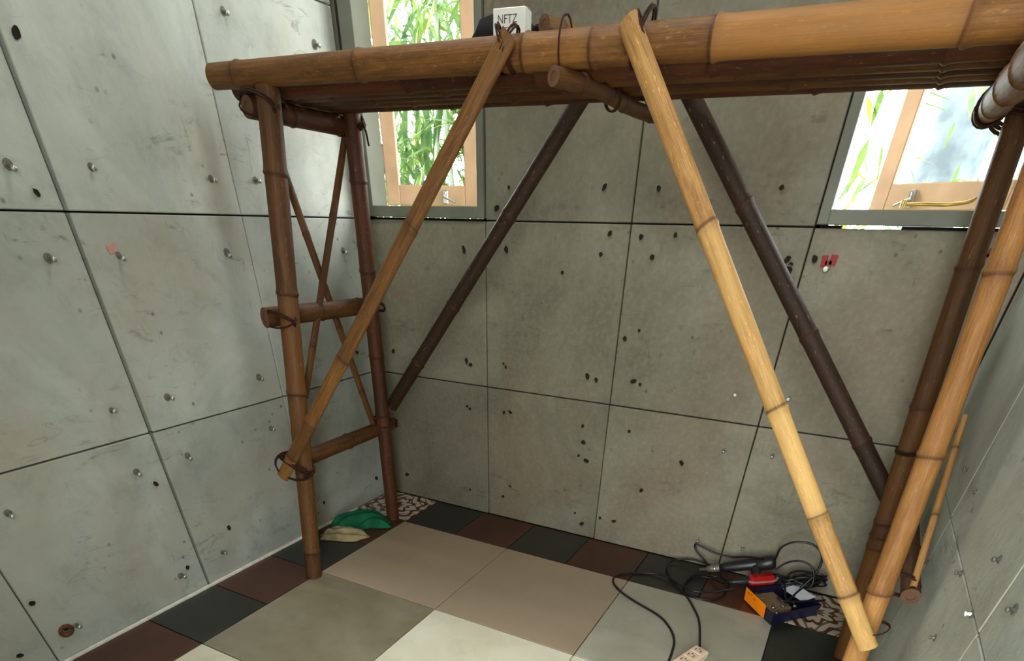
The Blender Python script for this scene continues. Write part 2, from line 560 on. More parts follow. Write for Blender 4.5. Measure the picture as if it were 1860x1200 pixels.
def panels_y(name, mat, xsurf, sgn, ylim0, skip=()):
    mb = MB()
    for i in range(len(YS) - 1):
        for j in range(len(ZS) - 1):
            if (i, j) in skip:
                continue
            y0, y1, z0, z1 = YS[i] - GAP / 2 - (.005 if i == 2 and sgn < 0 else 0), YS[i + 1] + GAP / 2, ZS[j] + GAP / 2, ZS[j + 1] - GAP / 2
            d = {(1, 1): 0, (1, 2): 0, (2, 1): .007, (2, 2): .007}.get((i, j), rng.uniform(0, 0.005)) if sgn < 0 else rng.uniform(0, .0012)
            rot = Matrix.Rotation(rng.uniform(-.004, .004), 3, 'Z') @ Matrix.Rotation(rng.uniform(-.003, .003), 3, 'Y')
            mb.box((xsurf + sgn * (TH / 2 + d), (y0 + y1) / 2, (z0 + z1) / 2), (TH, y0 - y1, z1 - z0), rot, 0, 0.0025, ({0: -.13, 1: -.02, 2: .13, 3: .12}.get(j, 0) if sgn < 0 else .08) + rng.uniform(-.03, .03))  # left wall rows: dirt plus painted shade at the bottom, painted light higher up
    return mb

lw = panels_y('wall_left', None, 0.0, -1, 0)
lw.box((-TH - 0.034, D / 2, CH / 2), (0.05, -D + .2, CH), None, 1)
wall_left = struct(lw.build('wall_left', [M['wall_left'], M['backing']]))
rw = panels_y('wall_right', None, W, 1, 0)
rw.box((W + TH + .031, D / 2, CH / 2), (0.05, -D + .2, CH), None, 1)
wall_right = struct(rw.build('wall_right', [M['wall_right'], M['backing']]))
fw = MB()
def fpiece(x0, x1, z0, z1):
    fw.box(((x0 + x1) / 2, D - .06, (z0 + z1) / 2), (x1 - x0, .12, z1 - z0))
fpiece(-.05, 1.84, 0, CH)
fpiece(2.38, W + .05, 0, CH)
fpiece(1.84, 2.38, 2.65, CH)
struct(fw.build('wall_front', M['plaster']))
cb = MB()
def cpiece(x0, x1, y0, y1):
    cb.box(((x0 + x1) / 2, (y0 + y1) / 2, CH + .04), (x1 - x0, y1 - y0, .08))
cpiece(-.15, W + .15, -.56, .15)
cpiece(-.15, W + .15, D - .15, -.76)
cpiece(-.15, .12, -.76, -.56)
cpiece(2.0, W + .15, -.76, -.56)
struct(cb.build('ceiling', M['ceiling']))
yd = MB()
yd.box((2.0, D - 2.2, -.05), (5, 4.2, .06))  # unseen pad added outside the doorway, pale to bounce light indoors
struct(yd.build('floor_bounce_pad', M['bounce_pad']))
bs = MB()
bs.box((0.005, -1.52, 0.004), (0.012, 2.44, 0.012), None, 0, .002)
struct(bs.build('baseboard_left', M['white_strip']))

# bolts, holes and marks on the walls: parts of the wall they sit in
LB = [(-1.102,1.305),(-0.709,1.299),(-0.521,1.304),(-0.509,1.701),(-0.116,1.693),(-1.316,1.297),(-1.313,1.104),(-1.112,1.106),(-0.719,1.103),(-0.715,0.704),(-1.115,0.708),(-1.313,0.707),(-1.316,0.508),(-1.117,0.508),(-1.716,0.508),(-1.112,0.108),(-1.313,0.097),(-1.713,0.101),(-0.718,0.509),(-0.122,1.097)]
LH = [(-1.275,1.244),(-1.893,0.095),(-1.742,0.109),(-0.118,0.107),(-0.516,0.112),(-0.128,0.711),(-1.050,0.194),(-1.276,0.116),(-1.269,0.452),(-1.787,0.234),(-1.174,1.545)]
BH = [(0.119,0.711),(0.534,0.709),(0.554,0.696),(0.529,0.517),(0.544,0.507),(0.726,0.717),(0.737,0.705),(0.730,0.517),(0.762,0.521),(1.124,0.710),(1.164,0.700),(1.323,0.713),(1.352,0.704),(1.124,0.513),(1.134,0.445),(1.117,0.384),(1.156,0.368),(1.335,0.522),(0.529,0.108),(0.727,0.113),(0.767,0.175),(1.126,0.112),(1.166,0.067),(1.254,0.116),(1.323,0.115),(1.159,1.177),(1.133,1.117),(0.983,1.055),(1.277,1.170),(1.398,1.177),(1.327,1.114),(0.538,1.113),(0.735,1.119),(0.124,0.114),(1.122,1.303),(1.316,1.299),(0.745,1.304),(0.693,1.244),(1.317,0.888),(1.264,0.857),(1.777,1.122),(1.791,1.111),(1.790,1.097),(1.705,1.300),(1.858,1.127),(1.577,0.432),(1.428,0.285)]
BB = [(1.718,0.712),(1.910,0.721),(1.732,0.507),(1.912,0.518),(1.910,0.126),(1.719,0.114),(1.901,1.105),(2.324,0.831),(2.297,1.142)]
RB = [(-0.526,0.715),(-0.705,0.715),(-1.095,0.716),(-0.624,0.488),(-1.017,0.480),(-1.286,0.711),(-1.131,0.611),(-0.306,1.112),(-0.936,0.607),(-0.468,0.506),(-0.12,0.706)]

def bolt(parent, c, n, r, ln, mats):
    mb = MB()
    n = Vector(n)
    t = (n + Vector((rng.uniform(-.3, .3), rng.uniform(-.3, .3), rng.uniform(-.35, .05)))).normalized()
    c = Vector(c)
    jit = rng.uniform(.8, 1.3)
    mb.lathe(c, n, [(.0004, r * 1.45 * jit), (.0010, r * 1.15), (.0010, 0)], 9, 0)
    mb.lathe(c, t, [(0, r * .62), (ln * .7, r * .62), (ln * .72, r * .95), (ln * .9, r * .9), (ln, r * .5), (ln, 0)], 12, 1)
    return mb.build('bolt', mats, parent)

def hole(parent, c, n, r):
    """a shallow drilled cup with a raised, chipped lip"""
    mb = MB()
    u = Vector(n).orthogonal().normalized()
    w = Vector(n).cross(u)
    seg = 12
    an = rng.uniform(0, 6.28)
    ell = rng.uniform(1.0, 1.5)
    jit = [rng.uniform(.85, 1.2) for _ in range(seg)]
    vs = []
    for d, k in ((0.0003, 1.35), (0.0018, 1.12), (0.0006, .92), (0.0004, .5), (0.0004, 0.02)):
        for s in range(seg):
            a = 2 * math.pi * s / seg
            x, y = math.cos(a) * ell, math.sin(a)
            x, y = x * math.cos(an) - y * math.sin(an), x * math.sin(an) + y * math.cos(an)
            vs.append(Vector(c) + Vector(n) * d + (u * x + w * y) * r * k * jit[s])
    for ring in range(4):
        mb.add(vs, [(ring * seg + s, ring * seg + (s + 1) % seg, (ring + 1) * seg + (s + 1) % seg, (ring + 1) * seg + s) for s in range(seg)], 0 if ring == 0 else 1, True)
    return mb.build('drill_hole', [parent.data.materials[0], M['hole']], parent)

for y, z in LB:
    bolt(wall_left, (0.0, y, z), (1, 0, 0), 0.0075, rng.uniform(.018, .030), [M['hole_rim'], M['steel']])
for y, z in LH:
    hole(wall_left, (0.0008, y, z), (1, 0, 0), rng.uniform(.005, .009))
for x, z in BH:
    hole(wall_back, (x, -0.0008, z), (0, -1, 0), rng.uniform(.0045, .0085))
for n, (x, z) in enumerate(BB):
    bolt(wall_back, (x, 0.0, z), (0, -1, 0), 0.006 if n < 6 else .008, .014, [M['hole_rim'], M['white_cap'] if n >= 6 or n < 2 else M['steel']])
for n, (y, z) in enumerate(RB):
    bolt(wall_right, (W, y, z), (-1, 0, 0), 0.0058 if n < 10 else .009, .012, [M['hole_rim'], M['white_cap'] if n in (6, 10) else M['dull_steel']])
for cx, cz, k in ((1.901, 1.118, 1.0), (2.305, 1.150, .8)):       # red paint behind two bolts
    mb = MB()
    for dx, dz, sx, sz in ((-.013, .004, .018, .030), (.012, .008, .020, .026), (0, 0, .02, .012)):
        mb.box((cx + dx * k, -.0008, cz + dz * k), (sx * k, .0024, sz * k), Matrix.Rotation(rng.uniform(-.2, .2), 3, 'Y'), 0, .0008)
    mb.build('paint_mark', M['red_paint'], wall_back)
mb = MB()                                                             # red paint behind a left wall bolt
mb.box((.0008, -1.125, 1.122), (.0024, .03, .022), Matrix.Rotation(.3, 3, 'X'), 0, .0008)
mb.build('paint_mark', plain('faded red mark', rgb(190, 140, 130), .7, .2), wall_left)
mb = MB()                                                             # dark slot near the top of the back wall
mb.box((1.265, -.0006, 1.80), (.018, .003, .07), None, 0, .001)
mb.build('slot_mark', M['hole'], wall_back)
mb = MB()                                                             # rusty knot hole at the foot of the left wall
mb.lathe((0.0, -1.745, 0.100), (1, 0, 0), [(.0005, .024), (.004, .021), (.0045, .012), (.001, .011), (.001, 0)], 14, 0)
mb.build('rust_stain', plain('rusty stain', rgb(96, 62, 40), .9, .2, var=.4, scale=90), wall_left)

# ------------------------------------------------------------------ windows
def window(name, x0, x1, hinge_left, sash_w, angle, cell0, cell1):
    """grey frame filling the cell cell0..cell1; opening x0..x1; one outward-opened timber sash"""
    zs, zt, z1 = 1.249, 2.27, 2.405
    mb = MB()
    dep, yo = 0.10, 0.044
    zb = 1.2125
    mb.box(((cell0 + x0) / 2, yo, (zb + z1) / 2), (x0 - cell0, dep, z1 - zb), None, 0, .002)
    mb.box(((cell1 + x1) / 2, yo, (zb + z1) / 2), (cell1 - x1, dep, z1 - zb), None, 0, .002)
    mb.box(((x0 + x1) / 2, yo, (zb + zs) / 2), (x1 - x0, dep, zs - zb), None, 0, .002)
    mb.box(((x0 + x1) / 2, yo, (zt + z1) / 2), (x1 - x0, dep, z1 - zt), None, 0, .002)
    fr = struct(mb.build(name, M['grey_frame']))
    hx = x0 - .006 if hinge_left else x1 - .006
    sg = 1 if hinge_left else -1
    t = math.radians(angle)
    ax = Vector((sg * math.cos(t), math.sin(t), 0))        # along the sash
    ay = Vector((-sg * math.sin(t), math.cos(t), 0))       # through it
    o = Vector((hx, .105, 0))
    rot = Matrix((ax, ay, Vector((0, 0, 1)))).transposed()
    def blk(mb, a0, a1, z0, z1, th=.034, dy=0., mi=0):
        c = o + ax * (a0 + a1) / 2 + ay * (th / 2 + dy)
        mb.box((c.x, c.y, (z0 + z1) / 2), (a1 - a0, th, z1 - z0), rot, mi, .003)
    sb = MB()
    zb_, zt_ = zs + .004, zt - .006
    st = .056
    blk(sb, 0, st, zb_, zt_)
    blk(sb, sash_w - st, sash_w, zb_, zt_)
    blk(sb, st, sash_w - st, zb_, zb_ + .068)
    blk(sb, st, sash_w - st, zt_ - .06, zt_)
    blk(sb, 0.0, .003, zb_, zt_, .036, -.001, 1)
    sash = sb.build('sash', [M['sash_wood'], M['sash_edge']], fr)
    gb = MB()
    blk(gb, st - .004, sash_w - st + .004, zb_ + .064, zt_ - .056, .004, .015)
    gb.build('pane', M['glass'], sash)
    for zz in (1.40, 2.10):
        hb = MB()
        hb.lathe((hx + sg * -.002, .098, zz - .045), (0, 0, 1), [(0, 0), (0, .007), (.028, .007), (.029, .006), (.031, .006), (.032, .007), (.06, .007), (.061, .006), (.063, .006), (.064, .007), (.09, .007), (.09, 0)], 10)
        hb.build('hinge', M['dull_steel'], sash)
    lb = MB()
    c = o + ax * (sash_w - .14) + ay * -.004
    lb.box((c.x, c.y, zb_ + .03), (.022, .006, .045), rot, 0, .002)
    lb.tube([c + Vector((0, 0, zb_ + .045)), c + Vector((0, -.012, zb_ + .03)), c + ax * .05 + Vector((0, -.014, zb_ + .012))], .004, 8)
    lb.build('latch', M['steel'], sash)
    return fr, o, ax, ay, sash

w1 = window('window_1', 0.094, 0.605, True, 0.392, 27, 0.030, 0.6355)
w2 = window('window_2', 1.864, 2.366, False, 0.485, 33, 1.834, 2.412)
sb = MB()                                                             # brass stay lying on the right window sill
sb.tube(smooth_path([(2.06, .03, 1.262), (2.10, .025, 1.263), (2.16, .03, 1.262), (2.21, .02, 1.268), (2.225, .03, 1.276)], 4), .0045, 8)
sb.tube([(2.05, .03, 1.255), (2.05, .03, 1.272)], .006, 8)
sb.build('stay', M['brass'], w2[0])
gb = MB()                                                             # dark strip added to stand for the dark gap beside the left frame
gb.box((0.0145, .055, 1.80), (.029, .08, 1.18), None, 0, .002)
gb.build('gap_filler', M['backing'], w1[0])

# ------------------------------------------------------------------ the lashed bamboo rack
rack = thing('bamboo_rack', (1.25, -0.6, 0), 'tall bamboo rack of lashed poles standing along the back wall', 'rack')

def culm(name, p0, p1, r0, r1, mat, nodes, bow=(0, 0, 0), parent=rack, seg=22, squash=None, solid=False, wob=.0, lab=None, tones=None):
    """a bamboo pole with swollen nodes and hollow cut ends; squash=(dir, f) flattens it to a split strip"""
    p0, p1, bow = Vector(p0), Vector(p1), Vector(bow)
    L = (p1 - p0).length
    ts = set(i / 16 for i in range(17))
    for t in nodes:
        for d in (-.022, -.009, -.004, 0, .003, .006, .012, .025):
            q = t + d / L
            if 0 < q < 1:
                ts.add(round(q, 5))
    ts = sorted(ts)
    ax = (p1 - p0).normalized()
    u = ax.orthogonal().normalized()
    if squash:
        u = (squash[0] - ax * squash[0].dot(ax)).normalized()
    w = ax.cross(u)
    ph = rng.uniform(0, 6.28)
    vs, uvs, nd, tn_ = [], [], [], []
    bounds = sorted(nodes)
    tv = tones or [rng.uniform(-.6, .6) for _ in range(len(bounds) + 1)]
    off = rng.uniform(0, 20)
    for t in ts:
        c = p0.lerp(p1, t) + bow * (4 * t * (1 - t)) + (u * math.sin(t * 7 + ph) + w * math.cos(t * 5 + ph)) * wob
        r = r0 + (r1 - r0) * t
        k, nv = 1.0, 0.0
        for q in nodes:
            d = (t - q) * L
            k += .085 * math.exp(-((d - .004) / .007) ** 2) - .05 * math.exp(-((d + .004) / .0035) ** 2) + .03 * math.exp(-(d / .02) ** 2)
            nv = max(nv, math.exp(-((d + .003) / .0045) ** 2), .35 * math.exp(-(d / .016) ** 2))
        for s in range(seg):
            a = 2 * math.pi * s / seg
            cu, cw = math.cos(a), math.sin(a)
            if squash:
                cu *= squash[1]
            vs.append(c + (u * cu + w * cw) * r * k)
            nd.append(nv)
            tn_.append(tv[sum(1 for q in bounds if t > q)])
    mb = MB()
    n = len(ts)
    fs, fu = [], []
    for i in range(n - 1):
        for s in range(seg):
            l = (s + 1) % seg
            fs.append((i * seg + s, i * seg + l, (i + 1) * seg + l, (i + 1) * seg + s))
            a, b = off + ts[i] * L, off + ts[i + 1] * L
            fu.append([(a, s / seg), (a, (s + 1) / seg), (b, (s + 1) / seg), (b, s / seg)])
    mb.add(vs, fs, 0, True, fu, nd, tn_)
    for e, (ring, inward) in enumerate(((vs[:seg], ax), (vs[-seg:], -ax))):
        c = sum(ring, Vector()) / seg
        inner = [c + (x - c) * (.74 if not squash and not solid else .5) for x in ring]
        dp = .003 if solid else min(.05, L * .1)
        deep = [x + inward * dp for x in inner]
        q = ring + inner + deep + [c + inward * dp]
        fs = []
        for s in range(seg):
            l = (s + 1) % seg
            fs.append((s, l, seg + l, seg + s) if e else (l, s, seg + s, seg + l))
        mb.add(q, fs, 1)
        fs = []
        for s in range(seg):
            l = (s + 1) % seg
            fs += [(seg + s, seg + l, 2 * seg + l, 2 * seg + s), (2 * seg + s, 2 * seg + l, 3 * seg)]
        mb.add(q, fs, 1 if solid else 2)
    o = mb.build(name, [mat, M['cut_end'], M['cut_inside']], parent)
    if lab:
        o['label'] = lab
    return o

def lash(center, n, a, ra, b_rad, turns=3, pitch=.008, rope=.0035, parent=None, tail=0.0):
    """rope wound round something: the loops lie across n; ra along direction a, b_rad across it"""
    n = Vector(n).normalized()
    a = Vector(a)
    a = (a - n * a.dot(n)).normalized()
    b = n.cross(a)
    c = Vector(center)
    pts = []
    N = 18
    for i in range(int(N * turns) + 1):
        th = 2 * math.pi * i / N
        pts.append(c + n * (pitch * (i / N - turns / 2) + rng.uniform(-.0006, .0006)) + a * math.cos(th) * (ra + rope * .6) + b * math.sin(th) * (b_rad + rope * .6))
    if tail:
        e = pts[-1]
        pts += [e + a * .012 + Vector((0, 0, -tail * .4)), e + a * .018 + Vector((0, 0, -tail))]
    mb = MB()
    mb.tube(pts, rope, 7)
    return mb.build('lashing', M['rope'], parent or rack)

V = Vector
# uprights
FL0, FL1 = V((.315, -.940, .001)), V((.297, -.672, 1.499))
BL0, BL1 = V((.242, -.300, .001)), V((.287, -.300, 1.484))
FR0, FR1 = V((2.335, -.952, .001)), V((2.232, -.662, 1.458))
BR0, BR1 = V((2.368, -.425, .001)), V((2.212, -.302, 1.45))
culm('leg', FL0, FL1, .0320, .0345, M['bamboo_brown'], [.07, .29, .465, .665, .87])
culm('leg', BL0, BL1, .0305, .0295, M['bamboo_red'], [.31, .34, .50, .70, .88])
culm('leg', FR0, FR1, .0280, .0250, M['bamboo_honey'], [.12, .33, .55, .78, .93])
culm('leg', BR0, BR1, .0300, .0275, M['bamboo_brown'], [.28, .305, .335, .56, .78], bow=(-.006, 0, 0))
# long poles of the deck, front one thickest
culm('front_rail', (.090, -.680, 1.5320), (2.365, -.680, 1.492), .0288, .0345, M['bamboo_tan'], [.048, .25, .47, .545, .662, .86, .97], seg=28, tones=[-.5, -.35, -.1, .25, -.15, 1.0, .35, .2])
for k, (y, z0, z1, r) in enumerate(((-.602, 1.517, 1.484, .031), (-.536, 1.517, 1.484, .031), (-.470, 1.517, 1.484, .031), (-.404, 1.516, 1.484, .031), (-.338, 1.514, 1.484, .031))):
    culm('deck_pole', (.10 + .012 * k, y, z0), (2.34, y, z1), r, r * 1.08, M['bamboo_brown'] if k % 2 else M['bamboo_red'], [.1 + .04 * k, .29 + .03 * k, .47 + .02 * k, .66 + .02 * k, .86])
# cross beams under the deck at both ends and the rough branch in the middle
culm('cross_beam', (.232, -.705, 1.4590), (.250, -.235, 1.454), .026, .027, M['bamboo_red'], [.35, .8], solid=True)
culm('cross_beam', (2.152, -.275, 1.418), (2.148, -1.12, 1.398), .0275, .030, M['bamboo_tan'], [.09, .30, .55, .8], solid=True)
culm('cross_branch', (1.255, -.735, 1.4685), (1.372, -.270, 1.437), .0175, .0155, M['bamboo_brown'], [.2, .45, .62, .9], wob=.006, solid=True, lab='crooked thin branch under the deck')
culm('cross_batten', (1.185, -.648, 1.563), (1.235, -.31, 1.563), .0165, .015, M['bamboo_tan'], [.2, .6], wob=.002, solid=True)
# long diagonals
culm('brace', (1.142, -.735, 1.535), (.262, -.930, .420), .0215, .0245, M['bamboo_tan'], [.31, .62, .815, .93], squash=(V((0, 1, 0)), .62))
culm('brace', (1.424, -.740, 1.532), (2.318, -.952, .372), .0222, .0230, M['bamboo_pale'], [.285, .57, .755, .90], squash=(V((0, 1, 0)), .8), tones=[-.1, .3, .7, .1, .5])
culm('brace', (1.152, -.262, 1.520), (.272, -.245, .535), .0240, .0270, M['bamboo_dark'], [.3, .58, .80], lab='dark stained rear brace')
culm('brace', (1.429, -.262, 1.500), (2.325, -.335, .516), .0230, .0255, M['bamboo_dark'], [.25, .55, .82], lab='dark stained rear brace')
# left end: crossed thin poles and two rungs
culm('cross_strut', (.214, -.630, 1.46), (.226, -.335, .47), .0150, .0145, M['bamboo_brown'], [.3, .6, .85], squash=(V((1, 0, 0)), .7))
culm('cross_strut', (.244, -.285, 1.45), (.246, -.725, .66), .0145, .0140, M['bamboo_brown'], [.3, .55, .8], squash=(V((1, 0, 0)), .7))
culm('rung', (.252, -.835, .935), (.224, -.215, .922), .0300, .0290, M['bamboo_brown'], [.45, .8], squash=(V((1, 0, 0)), .6), solid=True)
culm('rung', (.262, -.855, .452), (.222, -.215, .440), .0300, .0290, M['bamboo_brown'], [.5])
# right end: rung and thin strut
culm('rung', (2.372, -.835, .478), (2.378, -.30, .50), .0220, .0220, M['bamboo_brown'], [.5], solid=True)
culm('cross_strut', (2.368, -.830, .50), (2.384, -.335, .80), .0085, .0085, M['bamboo_pale'], [.4, .8])

# rope lashings at the joints
dL = (V((.262, -.930, .420)) - V((1.142, -.745, 1.535))).normalized()
dR = (V((2.322, -.952, .372)) - V((1.428, -.740, 1.532))).normalized()
lash((1.112, -.700, 1.518), V((.75, .25, .35)), (0, 1, 0), .050, .042, 2, .006, .0024)
lash((1.120, -.700, 1.516), V((.80, .2, -.45)), (0, 1, 0), .050, .042, 2, .006, .0024)
lash((1.448, -.702, 1.512), V((.86, .1, -.35)), (0, 1, 0), .050, .046, 2, .006, .0026)
lash((1.458, -.702, 1.512), V((.80, .1, .5)), (0, 1, 0), .050, .046, 1, .006, .0024)
lash((1.258, -.682, 1.511), (1, .03, 0), (0, 0, 1), .052, .038, 1, .003, .0022, tail=.0)
lash((1.315, -.50, 1.452), (.24, .97, 0), (0, 0, 1), .022, .022, 2, .006, .0025, tail=.05)
lash((.265, -.690, 1.465), V((.15, .6, .7)), (1, 0, 0), .068, .038, 2, .006, .0028)
lash((.262, -.685, 1.465), V((.15, -.6, .7)), (1, 0, 0), .068, .038, 1.5, .006, .0028)
lash((.265, -.290, 1.462), V((.1, -.6, .7)), (1, 0, 0), .055, .036, 3, .007, tail=.06)
lash((.280, -.795, .930), V((.1, .5, .8)), (1, 0, 0), .062, .040, 2, .006, .003)
lash((.280, -.795, .930), V((.1, -.5, .8)), (1, 0, 0), .062, .040, 1.5, .006, .003)
lash((.250, -.265, .925), V((0, .5, .8)), (1, 0, 0), .055, .036, 2, .006, .003)
lash((.292, -.885, .455), V((.3, .6, .75)), (1, 0, .2), .070, .052, 3, .009)
lash((.290, -.885, .452), V((.5, -.5, .6)), (1, 0, .2), .070, .052, 2, .009)
lash((.245, -.268, .470), (0, .2, 1), (1, 0, 0), .052, .050, 3, .012)
lash((2.315, -.908, .405), V((-.35, .1, .8)), (1, 0, 0), .036, .046, 1.5, .005, .0018)
lash((2.288, -.372, .70), V((-.1, -.1, 1)), (1, 0, 0), .031, .031, 2, .006, .0028)
lash((2.152, -.325, 1.417), (0, 1, 0), (0, 0, 1), .028, .028, 2, .006, .0025)
lash((2.151, -.42, 1.414), (0, 1, .2), (0, 0, 1), .030, .029, 3, .010, .0028)
lash((2.205, -.312, 1.40), (.2, .3, 1), (1, 0, 0), .040, .040, 3, .008)
lash((2.232, -.66, 1.425), (.1, .3, 1), (1, 0, 0), .042, .042, 3, .008)
lash((2.335, -.80, .49), (.2, 1, .2), (0, 0, 1), .034, .052, 2, .008, .003)

# ------------------------------------------------------------------ things on the rack
def text_mesh(body, size, mat, parent, origin, xdir, up, name='printed_word'):
    cu = bpy.data.curves.new(name, 'FONT')
    cu.body = body
    cu.size = size
    cu.extrude = .0002
    cu.align_x = 'CENTER'
    cu.align_y = 'CENTER'
    to = bpy.data.objects.new(name, cu)
    COL.objects.link(to)
    bpy.context.view_layer.update()
    me = bpy.data.meshes.new_from_object(to.evaluated_get(bpy.context.evaluated_depsgraph_get()))
    bpy.data.objects.remove(to)
    x, y = Vector(xdir).normalized(), Vector(up).normalized()
    z = x.cross(y)
    mt = Matrix((x, y, z)).transposed().to_4x4()
    mt.translation = Vector(origin)
    me.transform(mt)
    me.materials.clear()
    me.materials.append(mat)
    o = bpy.data.objects.new(name, me)
    COL.objects.link(o)
    o.parent = parent
    o.matrix_parent_inverse = parent.matrix_world.inverted()
    return o

BT = 1.540                       # top of the deck poles near the box
bx = thing('carton', (1.047, -.548, BT), 'small white carton with dark printed letters standing on the rack', 'box')
rz = Matrix.Rotation(math.radians(8), 3, 'Z')
cbm = MB()
cbm.box((1.047, -.548, BT + .036), (.084, .050, .072), rz, 0, .0015)
cbm.build('box_body', M['box_white'], bx)
xd = rz @ V((1, 0, 0))
nn = rz @ V((0, -1, 0))
oc = V((1.047, -.548, BT + .036)) + nn * .0253
text_mesh('NFTZ', .021, M['ink'], bx, oc + V((0, 0, .0165)) - xd * .004, xd, (0, 0, 1))
um = MB()
um.box(oc + V((0, 0, .003)) - xd * .004, (.046, .0006, .0012), rz)
um.box(oc + V((0, 0, -.004)) - xd * .006, (.030, .0006, .0008), rz)
um.build('printed_line', M['ink'], bx)
fm = MB()
fm.box(V((1.047, -.548, BT + .0726)), (.084, .026, .0006), rz)
fm.build('lid_flap', M['box_white'], bx)

bg_ = thing('tool_bag', (.965, -.445, BT), 'black soft bag slumped behind the white carton on the rack', 'bag')
tb = MB()
prof = [(-.135, .004, .016), (-.10, .022, .050), (-.058, .045, .086), (.0, .055, .092), (.05, .05, .080), (.09, .035, .060), (.115, .012, .03)]
vs, fs = [], []
for i, (dx, hw, hh) in enumerate(prof):
    for s in range(14):
        a = 2 * math.pi * s / 14
        y = math.cos(a) * hw
        z = max(0.0, (math.sin(a) * .5 + .5)) * hh + .006 * math.sin(5 * a + i)
        vs.append(V((.965 + dx, -.445 + y, BT + max(0.0005, z))))
for i in range(len(prof) - 1):
    for s in range(14):
        fs.append((i * 14 + s, (i + 1) * 14 + s, (i + 1) * 14 + (s + 1) % 14, i * 14 + (s + 1) % 14))
fs += [tuple(range(14)), tuple(reversed(range(84, 98)))]
tb.add(vs, fs, 0, True)
tb.build('bag_body', M['bag'], bg_)
sm = MB()
sm.tube(smooth_path([(1.04, -.46, BT + .03), (1.075, -.465, BT + .055), (1.095, -.46, BT + .04), (1.092, -.455, BT + .012), (1.06, -.45, BT + .02)], 5), .007, 8)
sm.build('strap', M['bag'], bg_)

# ------------------------------------------------------------------ things on the floor
def cord(pts, parent, r=.0044, name='cord'):
    mb = MB()
    mb.tube(smooth_path(pts, 6), r, 8)
    return mb.build(name, M['black'], parent)

ex = thing('extension_socket', (1.905, -.73, 0), 'pinkish cream extension socket block on a grey floor tile', 'extension lead')
eb = MB()
d = (V((1.926, -.668, 0)) - V((1.879, -.791, 0))).normalized()
ez = Matrix((V((d.y, -d.x, 0)), d, V((0, 0, 1)))).transposed()
ec = V((1.886, -.740, .0165))
eb.box(ec, (.058, .150, .033), ez, 0, .006)
eb.build('socket_body', M['socket'], ex)
for k in (-1, 0, 1):
    pb = MB()
    c = ec + d * (.043 * k + .004) + V((0, 0, .0168))
    pb.box(c, (.044, .034, .0025), ez, 0, .001)
    for s in (-1, 1):
        pb.box(c + ez @ V((s * .010, 0, .0011)), (.0035, .012, .0012), ez, 1)
    pb.box(c + ez @ V((0, .010, .0011)), (.006, .005, .0012), ez, 1)
    pb.build('outlet', [M['socket'], M['slot']], ex)
cord([tuple(ec + d * .074), (1.902, -.640, .006), (1.861, -.475, .006), (1.809, -.370, .006), (1.762, -.300, .006), (1.686, -.215, .007), (1.638, -.132, .008),
      (1.628, -.065, .010), (1.660, -.028, .018), (1.716, -.024, .030), (1.775, -.028, .030), (1.825, -.05, .03), (1.87, -.09, .012)], ex)

dr = thing('power_drill', (1.93, -.075, 0), 'black power drill lying against the foot of the back wall', 'power tool')
db = MB()
da, dbp = V((1.800, -.095, .040)), V((2.045, -.072, .128))
dv = (dbp - da).normalized()
db.lathe(da, dv, [(.05, 0), (.05, .016), (.075, .020), (.12, .023), (.18, .024), (.20, .022)], 16)
db.lathe(da, dv, [(.195, .023), (.205, .028), (.255, .030), (.268, .024), (.27, 0)], 16)
db.build('drill_body', M['black_plastic'], dr)
ch = MB()
ch.lathe(da, dv, [(-.035, .0), (-.035, .006), (-.005, .007), (-.003, .013), (.02, .017), (.05, .018)], 14)
ch.build('chuck', M['dull_steel'], dr)
hg = MB()
hg.tube(smooth_path([da + dv * .19, da + dv * .20 + V((.01, -.035, -.03)), da + dv * .215 + V((.02, -.07, -.06))], 4), [.020] * 4 + [.018] * 5, 12)
hg.build('grip', M['black_plastic'], dr)
sc = MB()
sc.lathe(da + dv * .03 + V((0, -.02, .008)), (0, -.8, .6), [(0, .006), (.004, .006), (.005, .004), (.005, 0)], 10)
sc.build('screw', M['steel'], dr)
cord([tuple(da + dv * .26), (2.047, -.085, .160), (2.052, -.095, .205), (2.086, -.10, .240), (2.14, -.10, .250), (2.182, -.10, .235), (2.205, -.10, .200), (2.208, -.105, .160), (2.196, -.115, .118), (2.17, -.13, .07)], dr)
cord([tuple(da + dv * .215 + V((0, -.02, .03))), (1.93, -.055, .115), (1.884, -.04, .094), (1.814, -.035, .090), (1.745, -.03, .104), (1.715, -.028, .106), (1.727, -.03, .078), (1.774, -.045, .05), (1.80, -.07, .03)], dr)

tr = thing('parts_tray', (2.12, -.19, 0), 'navy plastic tray of loose screws and a white card', 'tray')
A, B_, C_, D_ = V((1.975, -.205, 0)), V((2.105, -.358, 0)), V((2.262, -.185, 0)), V((2.150, -.05, 0))
trm = MB()
corners = [A, B_, C_, D_]
hgt = .052
cen = sum(corners, V()) / 4
for i in range(4):
    a, b = corners[i], corners[(i + 1) % 4]
    ai, bi = a.lerp(cen, .05), b.lerp(cen, .05)
    lo = (a.lerp(cen, .06), b.lerp(cen, .06), ai.lerp(cen, .07), bi.lerp(cen, .07))
    up = V((0, 0, hgt))
    z0 = V((0, 0, .001))
    q = [lo[0] + z0, lo[1] + z0, b + up, a + up, lo[2] + z0, lo[3] + z0, bi + up, ai + up]
    trm.add(q, [(0, 1, 2, 3), (5, 4, 7, 6), (3, 2, 6, 7), (1, 0, 4, 5)])
fl = [c.lerp(cen, .08) + V((0, 0, .004)) for c in corners]
fl0 = [c.lerp(cen, .06) + V((0, 0, .001)) for c in corners]
trm.add(fl + fl0, [(0, 1, 2, 3), (7, 6, 5, 4)])
trm.build('tray_shell', M['navy'], tr)
dv_ = (B_ - A).normalized()
nrm = V((dv_.y, -dv_.x, 0))
lm = MB()
